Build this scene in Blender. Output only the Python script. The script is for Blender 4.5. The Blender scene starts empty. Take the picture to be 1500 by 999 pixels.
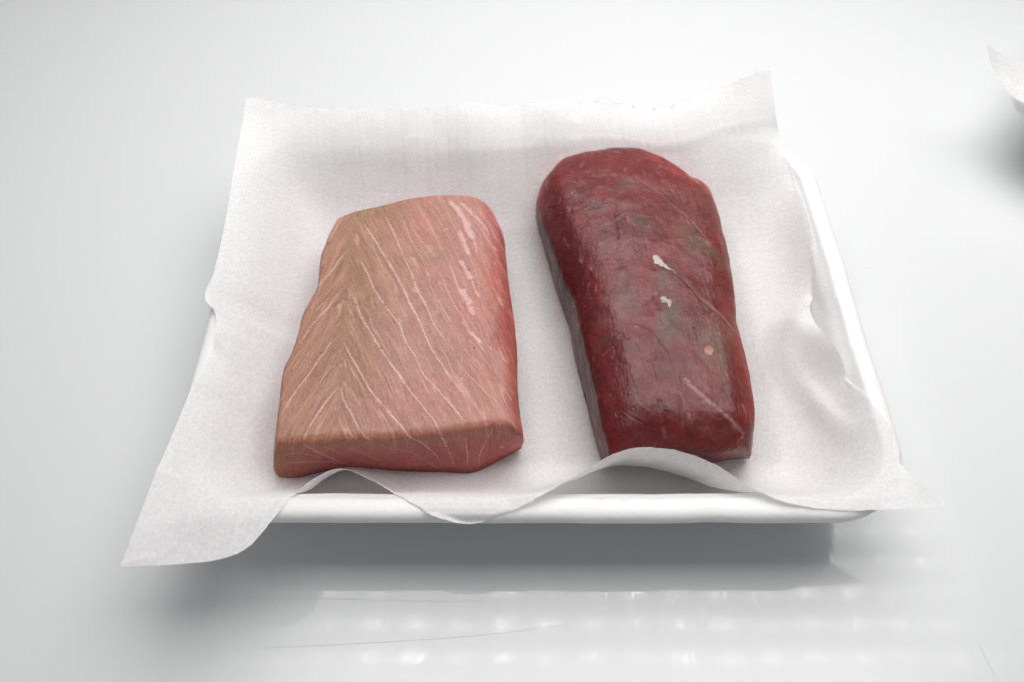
import bpy, math, random
import numpy as np
from mathutils import kdtree
rng = np.random.default_rng(7); random.seed(7)
S = bpy.context.scene
R = math.radians

# ------------------------------------------------------------ camera
HC = 0.295; PITCH = R(55.0); FPX = 1500*28/36.0
cd = bpy.data.cameras.new('camera'); cam = bpy.data.objects.new('camera', cd)
S.collection.objects.link(cam); S.camera = cam
cd.lens = 28; cd.sensor_width = 36; cd.clip_start = 0.01; cd.clip_end = 20
cam.location = (0, 0, HC); cam.rotation_euler = (R(90)-PITCH, 0, 0)
cd.dof.use_dof = True; cd.dof.focus_distance = 0.300; cd.dof.aperture_fstop = 9

# ------------------------------------------------------------ room light
w = bpy.data.worlds.new('World'); S.world = w; w.use_nodes = True
bg = w.node_tree.nodes['Background']
bg.inputs[0].default_value = (0.97, 0.98, 1.0, 1); bg.inputs[1].default_value = 0.21
S.view_settings.view_transform = 'Standard'; S.view_settings.look = 'None'
S.view_settings.gamma = 1; S.view_settings.exposure = -0.03
S.cycles.use_denoising = True

def led_panel(name, loc, sx, sy, power, rows, dots, col=(1, .985, .965), tilt=(0, 0, 0)):
    """ceiling lamp: a diffuser with rows of LED chips showing through"""
    L = bpy.data.lights.new(name, 'AREA'); L.shape = 'RECTANGLE'; L.size = sx; L.size_y = sy
    L.energy = power; L.color = col
    o = bpy.data.objects.new(name, L); S.collection.objects.link(o)
    o.location = loc; o.rotation_euler = tilt
    L.use_nodes = True; nt = L.node_tree; N = nt.nodes; K = nt.links
    em = N['Emission']
    g = N.new('ShaderNodeNewGeometry'); sp = N.new('ShaderNodeSeparateXYZ')
    K.new(g.outputs['Parametric'], sp.inputs[0])
    def m(op, a, b=None):
        n = N.new('ShaderNodeMath'); n.operation = op
        for i, v in enumerate((a, b)):
            if v is None: continue
            if isinstance(v, (int, float)): n.inputs[i].default_value = v
            else: K.new(v, n.inputs[i])
        return n.outputs[0]
    def cell(c, n):
        f = m('FRACT', m('MULTIPLY', c, float(n)))
        return m('ABSOLUTE', m('SUBTRACT', f, 0.5))
    u = cell(sp.outputs[0], dots); v = cell(sp.outputs[1], rows)
    gu = m('POWER', m('MAXIMUM', m('SUBTRACT', 1.0, m('MULTIPLY', u, 3.2)), 0.0), 1.2)
    gv = m('POWER', m('MAXIMUM', m('SUBTRACT', 1.0, m('MULTIPLY', v, 5.0)), 0.0), 1.0)
    nz = N.new('ShaderNodeTexNoise'); nz.inputs['Scale'].default_value = 9; nz.inputs['Detail'].default_value = 2
    K.new(g.outputs['Parametric'], nz.inputs['Vector'])
    vary = m('MINIMUM', m('MAXIMUM', m('MULTIPLY', m('SUBTRACT', nz.outputs['Fac'], 0.36), 4.0), 0.35), 1.1)
    d = m('MULTIPLY', m('MULTIPLY', m('MULTIPLY', m('MULTIPLY', gu, gu), gv), 9.0), vary)
    row = m('MULTIPLY', gv, .55)
    # the diffuser glows less towards its two ends
    e = m('ABSOLUTE', m('SUBTRACT', sp.outputs[0], 0.5))
    fade = m('MINIMUM', m('MULTIPLY', m('SUBTRACT', 0.5, e), 5.0), 1.0)
    K.new(m('MULTIPLY', m('ADD', m('ADD', d, row), 0.95), fade), em.inputs['Strength'])
    return o
led_panel('led_panel', (0.105, 0.3833, 0.55), 0.82, 0.5333, 5.0, 16, 18)
# added area light, no known fixture: gives the moist flesh its sheen
L2 = bpy.data.lights.new('sheen_light', 'AREA'); L2.shape = 'RECTANGLE'; L2.size = .34; L2.size_y = .22; L2.energy = 1.0; L2.color = (1, .99, .98)
o2 = bpy.data.objects.new('sheen_light', L2); S.collection.objects.link(o2); o2.location = (.06, 1.10, 1.05); o2.rotation_euler = (R(-42), 0, 0)

# ------------------------------------------------------------ projection helpers (photo measurements -> points in the place)
cP, sP = math.cos(PITCH), math.sin(PITCH)
def V(px, py, z):
    """the point at height z that the photo shows at px, py"""
    a = PITCH + math.atan((py-499.5)/FPX); d = (HC-z)/math.tan(a)
    zc = d*cP + (HC-z)*sP
    return np.array([(px-750)/FPX*zc, d, z])
def proj(P):
    y, h = P[:, 1], HC-P[:, 2]
    zc = y*cP + h*sP; v = (h*cP - y*sP)/zc
    return np.stack([750+FPX*P[:, 0]/zc, 499.5+FPX*v], 1)

# ------------------------------------------------------------ noise
_perm = rng.random((64, 64, 64)).astype(np.float32)
def vn(P, f=1.0, off=0):
    Q = np.asarray(P)*f + off*7.31 + 100.0
    i = np.floor(Q).astype(int); t = Q-i; t = t*t*(3-2*t); i %= 64; j = (i+1) % 64
    r = 0
    for a in (0, 1):
        for b in (0, 1):
            for c in (0, 1):
                wgt = (t[:, 0] if a else 1-t[:, 0])*(t[:, 1] if b else 1-t[:, 1])*(t[:, 2] if c else 1-t[:, 2])
                r = r + wgt*_perm[(j if a else i)[:, 0], (j if b else i)[:, 1], (j if c else i)[:, 2]]
    return r
def fbm(P, f, off=0, o=4):
    r = 0; am = 1; s = 0
    for k in range(o):
        r = r + am*vn(P, f*2**k, off+k*3.1); s += am; am *= .5
    return r/s*2-1
def ss(x, a, b):
    t = np.clip((x-a)/(b-a), 0, 1); return t*t*(3-2*t)

# ------------------------------------------------------------ spline through points
def spline(pts, n, lin=False):
    P = np.array(pts, float); seg = np.linalg.norm(np.diff(P, axis=0), axis=1)**(1.0 if lin else .5)
    k = np.concatenate([[0], np.cumsum(seg)])
    arc = np.concatenate([[0], np.cumsum(np.linalg.norm(np.diff(P, axis=0), axis=1))])
    t = np.interp(np.linspace(0, arc[-1], n), arc, k)
    if lin: return np.stack([np.interp(t, k, P[:, c]) for c in range(P.shape[1])], 1)
    m = np.zeros_like(P)
    m[1:-1] = (P[2:]-P[:-2])/(k[2:]-k[:-2])[:, None]; m[0] = (P[1]-P[0])/(k[1]-k[0]); m[-1] = (P[-1]-P[-2])/(k[-1]-k[-2])
    i = np.clip(np.searchsorted(k, t, side='right')-1, 0, len(P)-2); h = (k[i+1]-k[i])[:, None]; u = (t-k[i])[:, None]/h
    return (2*u**3-3*u**2+1)*P[i]+(u**3-2*u**2+u)*h*m[i]+(-2*u**3+3*u**2)*P[i+1]+(u**3-u**2)*h*m[i+1]
def coons(far, near, left, right):
    """far/near: left->right (n,3); left/right: far->near (m,3); returns (m,n,3)"""
    n, m = len(far), len(left); s = np.linspace(0, 1, n)[None, :, None]; t = np.linspace(0, 1, m)[:, None, None]
    A = (1-t)*far[None]+t*near[None]; B = (1-s)*left[:, None]+s*right[:, None]
    C = (1-s)*(1-t)*far[0]+s*(1-t)*far[-1]+(1-s)*t*near[0]+s*t*near[-1]
    return A+B-C

# ------------------------------------------------------------ mesh + tags
def link(name, me, mat, parent=None, loc=(0, 0, 0)):
    o = bpy.data.objects.new(name, me); S.collection.objects.link(o); o.location = loc
    if mat: me.materials.append(mat)
    if parent: o.parent = parent
    return o
def mesh(name, V_, F, mat, parent=None, smooth=True, col=None, loc=(0, 0, 0)):
    me = bpy.data.meshes.new(name)
    if isinstance(F, np.ndarray):
        me.vertices.add(len(V_)); me.vertices.foreach_set('co', np.asarray(V_, np.float32).ravel())
        k = F.shape[1]; me.loops.add(F.size); me.loops.foreach_set('vertex_index', F.astype(np.int32).ravel())
        me.polygons.add(len(F)); me.polygons.foreach_set('loop_start', np.arange(0, F.size, k, dtype=np.int32))
        me.update(calc_edges=True); me.validate()
    else:
        me.from_pydata([tuple(map(float, v)) for v in V_], [], F)
    if smooth: me.polygons.foreach_set('use_smooth', np.ones(len(me.polygons), bool))
    if col is not None:
        a = me.color_attributes.new('flesh', 'FLOAT_COLOR', 'POINT')
        a.data.foreach_set('color', np.concatenate([col, np.ones((len(col), 1))], 1).astype(np.float32).ravel())
    me.update(); return link(name, me, mat, parent, loc)
def gridF(m, n, base=0, flip=False):
    i = (np.arange(m-1)[:, None]*n+np.arange(n-1)[None]).ravel()+base
    F = np.stack([i, i+n, i+n+1, i+1], 1)
    return F[:, ::-1] if flip else F
def empty(name, loc):
    o = bpy.data.objects.new(name, None); S.collection.objects.link(o); o.location = loc; o.empty_display_size = .02; return o
def tag(o, label=None, cat=None, group=None, kind=None):
    for k, v in (('label', label), ('category', cat), ('group', group), ('kind', kind)):
        if v: o[k] = v
    return o

# ------------------------------------------------------------ materials
class MT:
    def __init__(s, name):
        s.m = bpy.data.materials.new(name); s.m.use_nodes = True; s.t = s.m.node_tree
        s.N = s.t.nodes; s.K = s.t.links; s.b = s.N['Principled BSDF']; s.out = s.N['Material Output']
        s.tc = s.N.new('ShaderNodeTexCoord').outputs['Object']
    def set(s, **k):
        for a, v in k.items():
            s.b.inputs[a.replace('_', ' ')].default_value = v
    def noise(s, scale, detail=4, rough=.5, vec=None, dist=0):
        n = s.N.new('ShaderNodeTexNoise'); n.inputs['Scale'].default_value = scale
        n.inputs['Detail'].default_value = detail; n.inputs['Roughness'].default_value = rough; n.inputs['Distortion'].default_value = dist
        s.K.new(vec or s.tc, n.inputs['Vector']); return n.outputs['Fac']
    def mapv(s, scale=(1, 1, 1), rot=(0, 0, 0)):
        n = s.N.new('ShaderNodeMapping'); n.inputs['Scale'].default_value = scale; n.inputs['Rotation'].default_value = rot
        s.K.new(s.tc, n.inputs['Vector']); return n.outputs[0]
    def ramp(s, fac, *st):
        n = s.N.new('ShaderNodeValToRGB'); s.K.new(fac, n.inputs[0]); e = n.color_ramp.elements
        while len(e) < len(st): e.new(.5)
        for el, (p, c) in zip(e, st):
            el.position = p; el.color = (*c, 1) if isinstance(c, tuple) else (c, c, c, 1)
        return n.outputs[0]
    def mix(s, fac, a, b, mode='MIX'):
        n = s.N.new('ShaderNodeMix'); n.data_type = 'RGBA'; n.blend_type = mode
        for i, v in ((0, fac), (6, a), (7, b)):
            if hasattr(v, 'links'): s.K.new(v, n.inputs[i])
            elif isinstance(v, tuple): n.inputs[i].default_value = (*v, 1)
            else: n.inputs[i].default_value = v
        return n.outputs[2]
    def math(s, op, a, b):
        n = s.N.new('ShaderNodeMath'); n.operation = op
        for i, v in enumerate((a, b)):
            if hasattr(v, 'links'): s.K.new(v, n.inputs[i])
            else: n.inputs[i].default_value = v
        return n.outputs[0]
    def bump(s, h, dist, strength=1, prev=None):
        n = s.N.new('ShaderNodeBump'); n.inputs['Distance'].default_value = dist; n.inputs['Strength'].default_value = strength
        s.K.new(h, n.inputs['Height'])
        if prev: s.K.new(prev, n.inputs['Normal'])
        return n.outputs[0]

# table: white cutting-board plastic, polished but scuffed
T = MT('white_plastic_worktop')
stain = T.ramp(T.noise(38, 5, .6), (.66, 0.0), (.80, 1.0))
speck = T.ramp(T.noise(620, 2, .5), (.735, 0.0), (.78, 1.0))
zone = T.ramp(T.noise(9, 2, .5), (.50, 0.0), (.62, 1.0))
c = T.mix(T.noise(3, 3), (.692, .706, .716), (.715, .724, .730))
c = T.mix(T.math('MULTIPLY', stain, .22), c, (.66, .62, .52))
c = T.mix(T.math('MULTIPLY', T.math('MULTIPLY', speck, zone), .55), c, (.34, .27, .14))
T.K.new(c, T.b.inputs['Base Color'])
gl = T.mapv((1500, 36, 1), (0, 0, R(3))); gr = T.noise(1, 3, .6, gl)
gl2 = T.mapv((420, 12, 1), (0, 0, R(-19))); gr2 = T.ramp(T.noise(1, 2, .5, gl2), (.60, 0.0), (.72, 1.0))
wv = T.noise(26, 2, .5)
nb = T.bump(wv, .0004, .2); nb = T.bump(gr, .000014, .6, nb); nb = T.bump(gr2, .000016, .5, nb); nb = T.bump(T.noise(1, 2, .5, T.mapv((520, 200, 1))), .00003, .35, nb)
T.K.new(nb, T.b.inputs['Normal'])
T.K.new(T.mix(1.0, T.ramp(T.noise(60, 4, .6, T.mapv((6, 1, 1))), (.3, .035), (.75, .09)), T.ramp(gr, (.50, .0), (.72, .13)), 'ADD'), T.b.inputs['Roughness'])
T.set(IOR=1.44)
M_table = T.m
T = MT('hairline_scratch'); T.set(Base_Color=(.66, .675, .68, 1), Roughness=.4); M_scratch = T.m

# expanded polystyrene
T = MT('white_foam')
vo = T.N.new('ShaderNodeTexVoronoi'); vo.inputs['Scale'].default_value = 520; T.K.new(T.tc, vo.inputs['Vector'])
nb = T.bump(vo.outputs['Distance'], .00018, .45); nb = T.bump(T.noise(90, 4, .6), .0005, .35, nb); T.K.new(nb, T.b.inputs['Normal'])
ca = T.N.new('ShaderNodeAttribute'); ca.attribute_name = 'flesh'
T.K.new(ca.outputs['Color'], T.b.inputs['Base Color'])
T.set(Roughness=.38, IOR=1.42, Subsurface_Weight=.25, Subsurface_Radius=(.006, .006, .006), Subsurface_Scale=1.0)
M_foam = T.m

# absorbent tissue, thin enough to let light through
def tissue():
    T = MT('absorbent_tissue')
    f1 = T.noise(900, 3, .7, T.mapv((1, .8, 1))); f2 = T.noise(2600, 2, .6); f3 = T.noise(160, 4, .6)
    h = T.mix(.5, f1, f2); nb = T.bump(h, .00012, .25); nb = T.bump(f3, .0004, .14, nb)
    T.K.new(nb, T.b.inputs['Normal']); col = T.mix(f3, (.925, .912, .918), (.95, .937, .944))
    ja = T.N.new('ShaderNodeAttribute'); ja.attribute_name = 'flesh'; col = T.mix(1.0, col, ja.outputs['Color'], 'MULTIPLY')
    T.K.new(col, T.b.inputs['Base Color']); T.set(Roughness=.9, IOR=1.3)
    tr = T.N.new('ShaderNodeBsdfTranslucent'); tr.inputs['Color'].default_value = (.82, .81, .82, 1); T.K.new(nb, tr.inputs['Normal'])
    tp = T.N.new('ShaderNodeBsdfTransparent')
    m1 = T.N.new('ShaderNodeMixShader'); m1.inputs[0].default_value = .30
    T.K.new(T.b.outputs[0], m1.inputs[1]); T.K.new(tr.outputs[0], m1.inputs[2])
    m2 = T.N.new('ShaderNodeMixShader'); T.K.new(T.ramp(f1, (.35, .22), (.65, .05)), m2.inputs[0])
    T.K.new(m1.outputs[0], m2.inputs[1]); T.K.new(tp.outputs[0], m2.inputs[2]); T.K.new(m2.outputs[0], T.out.inputs[0])
    return T.m
M_tissue = tissue()
T = MT('white_fibre'); T.set(Base_Color=(.85, .84, .85, 1), Roughness=.9); M_fibre = T.m

def flesh(name, rough, coat, sss):
    T = MT(name)
    ca = T.N.new('ShaderNodeAttribute'); ca.attribute_name = 'flesh'
    fine = T.noise(1500, 3, .6)
    c = T.mix(1.0, ca.outputs['Color'], T.ramp(fine, (.3, .80), (.7, 1.0)), 'MULTIPLY')
    T.K.new(c, T.b.inputs['Base Color'])
    nb = T.bump(T.noise(700, 4, .6), .00022, .6); T.K.new(nb, T.b.inputs['Normal'])
    T.K.new(T.ramp(T.noise(140, 4, .65), (.3, rough[0]), (.7, rough[1])), T.b.inputs['Roughness'])
    T.set(IOR=1.38, Subsurface_Weight=sss, Subsurface_Radius=(.0030, .0010, .0008), Subsurface_Scale=.6, Coat_Weight=coat, Coat_Roughness=.28)
    return T.m
M_pale = flesh('pale_fish_flesh', (.40, .60), .08, .25)
M_red = flesh('dark_red_fish_flesh', (.32, .55), .12, .12)
T = MT('white_fat'); T.set(Base_Color=(.44, .37, .35, 1), Roughness=.4, Subsurface_Weight=.3, Subsurface_Radius=(.002, .0015, .001)); M_fat = T.m

# ------------------------------------------------------------ table
n = 2
tb = mesh('worktop', [(-1.5, -1.2, 0), (1.5, -1.2, 0), (1.5, 2.2, 0), (-1.5, 2.2, 0)], [(0, 1, 2, 3)], M_table, smooth=False)
tag(tb, 'glossy white plastic worktop with fine scratches under both trays', kind='structure')
def ribbon(pts, wd, z=.00012, n=60):
    C = spline([V(x, y, 0)[:2] for x, y in pts], n); t = np.gradient(C, axis=0); t /= np.linalg.norm(t, axis=1)[:, None]
    nr = np.stack([-t[:, 1], t[:, 0]], 1); ww = wd*np.sin(np.linspace(.05, math.pi-.05, n))[:, None]*(.6+.8*rng.random((n, 1)))
    A = np.concatenate([C-nr*ww/2, C+nr*ww/2]); A = np.concatenate([A, np.full((2*n, 1), z)], 1)
    return A, [(i, i+1, n+i+1, n+i) for i in range(n-1)]
for pts, wd in (([(350, 950), (520, 942), (700, 930), (850, 912)], .00022), ([(200, 878), (420, 876), (650, 880), (760, 880)], .00013),
                ([(1375, 770), (1392, 815)], .0002), ([(1430, 935), (1462, 998)], .00022), ([(620, 806), (622, 850)], .0001)):
    A, F = ribbon(pts, wd); mesh('scratch', A, F, M_scratch, tb, smooth=False)

# ------------------------------------------------------------ foam tray
ZR = .040
TX0, TX1, TY0, TY1 = -.1222, .1400, .1055, .2965
CXT, CYT, HX, HY = (TX0+TX1)/2, (TY0+TY1)/2, (TX1-TX0)/2, (TY1-TY0)/2
RAD = .030
def rrect(inset, n=480):
    hx, hy, r = HX-inset, HY-inset, max(RAD-inset, .003)
    pts = []; L = [2*(hx-r), 2*(hy-r)]; arc = math.pi/2*r; per = 2*sum(L)+4*arc
    out = np.zeros((n, 2))
    for k in range(n):
        d = per*k/n
        for q in range(4):
            a = L[1] if q % 2 == 0 else L[0]   # right side up, top leftwards, ...
            if d < a:
                f = d-a/2
                p = [(hx, f), (-f, hy), (-hx, -f), (f, -hy)][q]; break
            d -= a
            if d < arc:
                th = q*math.pi/2 + d/r
                cx, cy = [(hx-r, hy-r), (-hx+r, hy-r), (-hx+r, -hy+r), (hx-r, -hy+r)][q]
                p = (cx+r*math.cos(th), cy+r*math.sin(th)); break
            d -= arc
        out[k] = p
    return out
PROF_RIM = [(.0050, .0345), (.0022, .0342), (.0006, .0350), (.0000, .0364), (.0002, .0382), (.0014, .0396), (.0034, .0402), (.0060, .0402), (.0082, .0397), (.0096, .0384)]
PROF_RIM = [(a*.88, b) for a, b in PROF_RIM]
PROF_IN = [(.0096, .0384), (.0112, .0350), (.0135, .0295), (.0160, .0235), (.0185, .0180), (.0205, .0148), (.0232, .0130), (.027, .0126), (.034, .0126)]
PROF_IN[0] = PROF_RIM[-1]
PROF_OUT = [(.0285, .0000), (.0262, .0004), (.0238, .0030), (.0210, .0100), (.0165, .0210), (.0120, .0300), (.0085, .0335), (.0050, .0345)]
def profile_mesh(prof, subdiv, cap=None):
    P = np.array(prof); t = np.linspace(0, len(P)-1, (len(P)-1)*subdiv+1)
    Q = spline(prof, len(t)); n = 480; rings = []
    for s, z in Q:
        r = rrect(s, n); rings.append(np.concatenate([r, np.full((n, 1), z)], 1))
    A = np.concatenate(rings); F = []
    m = len(rings)
    for k in range(m-1):
        i = np.arange(n); j = (i+1) % n
        F.append(np.stack([k*n+i, k*n+j, (k+1)*n+j, (k+1)*n+i], 1))
    return A, np.concatenate(F), n, m
def wob(A):
    G = A+np.array([CXT, CYT, 0]); d = fbm(G, 45, 3, 3)*.0006
    B = A.copy(); k = ss(A[:, 2], .012, .038); B[:, 0] += d*k; B[:, 1] += fbm(G, 45, 9, 3)*.0007*k; B[:, 2] += fbm(G, 30, 5, 2)*.0005*k
    return B
def foamcol(A, dirty=True):
    c = np.tile([.77, .77, .773], (len(A), 1)); G = A+np.array([CXT, CYT, 0])
    if dirty:
        for px, py, z, r, k in ((566, 763, .036, .0030, .5), (780, 758, .037, .0030, .35), (845, 757, .036, .0022, .35), (880, 728, .040, .0028, .30), (1065, 756, .036, .002, .3), (915, 733, .040, .002, .15)):
            d = np.linalg.norm((G-V(px, py, z))*np.array([.6, 1.3, 1.3]), axis=1)
            c = c+(np.array([.62, .36, .22])-c)*(k*ss(fbm(G, 600, 2, 3)*.4+1-d/r, .1, .9))[:, None]
    return c
tray = empty('foam_tray', (CXT, CYT, 0))
tag(tray, 'large white foam tray in the middle holding two blocks of raw fish', 'tray')
A, F, n, m = profile_mesh(PROF_RIM, 3); A = wob(A); rim = mesh('rim', A, F[:, ::-1], M_foam, tray, col=foamcol(A))
A1, F1, n, m1 = profile_mesh(PROF_IN, 3); A1 = wob(A1)
F1l = [tuple(r) for r in F1[:, ::-1].tolist()]; F1l.append(tuple((m1-1)*n+i for i in range(n)))
A2, F2, n, m2 = profile_mesh(PROF_OUT, 3); A2 = wob(A2)
F2l = [tuple(x+len(A1) for x in r) for r in F2[:, ::-1].tolist()]; F2l.append(tuple(len(A1)+i for i in reversed(range(n))))
AA = np.concatenate([A1, A2]); basin = mesh('basin', AA, F1l+F2l, M_foam, tray, col=foamcol(AA, False))

# second tray, mostly beyond the right edge of the picture
c2 = np.array([.4012, .309])
tray2 = tray.copy(); S.collection.objects.link(tray2); tray2.location = (c2[0], c2[1], 0); tray2.rotation_euler = (0, 0, R(-40))
tray2['label'] = 'white foam tray cut off by the right edge, its corner just showing under tissue'
for ch in (rim, basin):
    q = ch.copy(); S.collection.objects.link(q); q.parent = tray2
tray['group'] = tray2['group'] = 'foam trays on the worktop'

# ------------------------------------------------------------ tissue
def inset(x, y):
    """distance inside the tray's outer outline (negative outside)"""
    qx = np.abs(x-CXT)-(HX-RAD); qy = np.abs(y-CYT)-(HY-RAD)
    return -(np.hypot(np.maximum(qx, 0), np.maximum(qy, 0))+np.minimum(np.maximum(qx, qy), 0)-RAD)
def tray_h(s):
    P = np.array([(-.002, .036)]+PROF_RIM[3:]+PROF_IN[1:]); return np.interp(s, P[:, 0], P[:, 1], left=0)
def drape(s):  # how the sheet hangs over the rim and down the wall, softer than the foam
    return .0143 + (.0412-.0143)*(1-ss(s, .0075, .0245))
def drape2(x, y):
    # far, left and right the sheet bridges the corner of the tray in a wide soft curve
    g = lambda d, w: 1-ss(d, .0065, w)**.85
    A = [g(TY1-y, .056), g(x-TX0, .046), g(TX1-x, .034)*ss(y, .175, .135), g(y-TY0, .0255)]
    # soft maximum, so that the walls run into each other round the corner
    a = (A[0]**4+A[1]**4+A[2]**4+A[3]**4)**.25
    return .0143 + (.0412-.0143)*np.minimum(a, 1)
def edge(pts, n):
    return spline([V(*p) for p in pts], n)
def ray_hit_h(px, py, zoff=.0012):
    """lay a photo point onto the sheet-covered tray"""
    z = .03
    for _ in range(60):
        p = V(px, py, z); z = z*.6+.4*(drape(inset(p[0], p[1]))+zoff)
    return (px, py, float(z))
n_u, n_v = 520, 400
TOP = [(362, 145, 0.0570), (420, 155, 0.0590), (500, 161, 0.0590), (600, 163, 0.0590), (700, 160, 0.0590), (800, 156, 0.0595), (850, 153, 0.0595), (900, 154, 0.0590), (940, 162, 0.0570), (990, 158, 0.0580), (1040, 138, 0.0600), (1090, 115, 0.0660), (1128, 103, 0.0660)]
LEFT = [(362, 145, .057), (345, 235, .0525), (331, 320, .048), (313, 400, .0455), (302, 425, .0445), (302, 442, .044), (315, 458, .0418), (319, 485, .0405), (313, 508, .0405), (300, 534, .0408), (278, 574, .0425), (256, 627, .0435), (225, 705, .0435), (196, 780, .0425), (177, 830, .0405)]
NEAR = [(177, 830, .0405), (260, 826, .0405), (312, 820, .041), (355, 806, .0412), (380, 785, .0412), (402, 757, .0415), (440, 715, .0385), (470, 694, .0345), (500, 686, .0320), (540, 700, .0310), (590, 730, .0385), (640, 757, .0405), (690, 767, .0375), (740, 752, .0400), (800, 722, .0440), (850, 692, .0445), (900, 664, .0475), (945, 654, .0490), (1000, 661, .0480), (1050, 681, .0455), (1100, 712, .0435), (1150, 734, .0425), (1230, 747, .0405), (1300, 745, .0410), (1388, 741, .0400)]
RIGHT = [(1128, 103, .066), (1136, 165, .052), (1141, 197, .0435), (1152, 235, .0385), (1164, 280, .0340), (1177, 340, .0300), (1187, 400, .0285), (1190, 435, .0300), (1185, 458, .0340), (1200, 490, .0370), (1228, 528, .0370), (1244, 570, .0330), (1262, 603, .0310), (1292, 640, .0330), (1308, 668, .0390), (1335, 695, .0425), (1388, 741, .0400)]
eT, eN, eL, eR = edge(TOP, n_u), edge(NEAR, n_u), edge(LEFT, n_v), edge(RIGHT, n_v)
# frayed: tiny irregularities in the outline
def fray(e, a, f, off):
    t = np.linspace(0, 1, len(e))[:, None]*np.ones(3); d = fbm(t, f, off, 3)*np.sin(np.linspace(0, math.pi, len(e)))**.3*a
    e = e.copy(); e[:, 1] += d; e[:, 0] += d*.4; return e
eT = fray(eT, .0005, 70, 1); eN = fray(eN, .0004, 60, 2)
G = coons(eT, eN, eL, eR)
X, Y, Zc = G[..., 0], G[..., 1], G[..., 2]
s = inset(X, Y)
zi = drape2(X, Y)
uu = np.linspace(0, 1, n_u)[None, :]; vv = np.linspace(0, 1, n_v)[:, None]
def ext(sel, ed, base):  # edge lift minus what the drape has there
    return ed-base
LT = (eT[:, 2]-zi[0])[None, :]; LN = (eN[:, 2]-zi[-1])[None, :]; LL = (eL[:, 2]-zi[:, 0])[:, None]; LR = (eR[:, 2]-zi[:, -1])[:, None]
def dist_from(idx_axis, first):
    P = G if first else (G[::-1] if idx_axis == 0 else G[:, ::-1])
    st = np.linalg.norm(np.diff(P[..., :2], axis=idx_axis), axis=-1)
    d = np.cumsum(st, axis=idx_axis)
    z0 = np.zeros((1, n_u) if idx_axis == 0 else (n_v, 1)); d = np.concatenate([z0, d], axis=idx_axis)
    return d if first else (d[::-1] if idx_axis == 0 else d[:, ::-1])
dT, dN, dL, dR = dist_from(0, True), dist_from(0, False), dist_from(1, True), dist_from(1, False)
def fall(d, k): return np.exp(-(d/k)**1.35)
kN = .0045+.006*(1-ss(eN[:, 2]-zi[-1], .004, .02))[None, :]
kR = .013+.008*(1-ss(vv, .50, .66))
wT, wN, wL, wR = fall(dT, .022), fall(dN, kN), fall(dL, .018), fall(dR, kR)
Z = zi+LT*wT+LN*wN+LL*wL+LR*wR-wT*wL*LT[0, 0]-wT*wR*LT[0, -1]-wN*wL*LN[0, 0]-wN*wR*LN[0, -1]
# relax the sheet: it bends softly, rests on the foam and keeps its outline
floor_ = tray_h(s)+.0007; keep = np.clip(1-1.6*wN, 0, 1)[1:-1, 1:-1]
Z[0], Z[-1], Z[:, 0], Z[:, -1] = eT[:, 2], eN[:, 2], eL[:, 2], eR[:, 2]
for it in range(260):
    av = (Z[:-2, 1:-1]+Z[2:, 1:-1]+Z[1:-1, :-2]+Z[1:-1, 2:])*.25
    Z[1:-1, 1:-1] += (av-Z[1:-1, 1:-1])*keep
    if it % 4 == 3: Z[1:-1, 1:-1] = np.maximum(Z, floor_)[1:-1, 1:-1]
# exact outline
for (sl, ed) in (((0, slice(None)), eT), ((-1, slice(None)), eN), ((slice(None), 0), eL), ((slice(None), -1), eR)): Z[sl] = ed[:, 2]
# soft folds: (px, py, angle deg in plan, half length m, half width m, height m)
folds = [(1150, 505, 62, .013, .0050, .0034), (1215, 560, -55, .022, .0045, .0035), (1195, 610, -70, .018, .0035, .0028), (1140, 575, 75, .013, .005, -.0004),
         (330, 520, -50, .022, .0040, .0022), (345, 560, -40, .016, .004, -.0006), (420, 205, 10, .02, .006, .0012),
         (690, 235, 100, .022, .012, .0040), (610, 215, 78, .012, .006, .0018), (800, 220, 95, .014, .010, .0030), (745, 265, 70, .012, .008, .0016), (1010, 205, 80, .010, .010, .0022), (900, 190, 90, .008, .012, .0010), (520, 240, 60, .018, .008, .0012),
         (215, 740, 60, .02, .006, .0012), (300, 770, 15, .02, .006, .0010), (330, 590, -20, .010, .006, .0010)]
for px, py, a, hl, hw, h in folds:
    p = V(px, py, .02 if 300 < py < 650 else .035); ca_, sa_ = math.cos(R(a)), math.sin(R(a))
    dx, dy = X-p[0], Y-p[1]; al = dx*ca_+dy*sa_; ac = -dx*sa_+dy*ca_
    Z = Z+h*np.exp(-(al/hl)**2-(ac/hw)**2)
Q = np.stack([X.ravel(), Y.ravel(), np.zeros(X.size)], 1)
big_ = lambda q: fbm(q, 18, 13, 2).reshape(X.shape)
rdg = lambda f, off: (np.clip(.16-np.abs(fbm(Q, f, off, 2)), 0, 1)/.16).reshape(X.shape)
wr = fbm(Q, 55, 4, 3).reshape(X.shape)*.0005+fbm(Q, 190, 5, 3).reshape(X.shape)*.00016
wr = wr+rdg(34, 11)**2*.00035*ss(big_(Q), -.1, .3)+rdg(75, 12)**2*.00016*ss(-big_(Q), -.1, .3)
flat = 1-.75*((s > .03))
Z = Z+wr*flat
Z = np.maximum(Z, tray_h(s)+.0007)
FISH_Z = .0152
Pp = np.stack([X, Y, Z], -1).reshape(-1, 3)
PAPER = (X, Y, Z)
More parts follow.
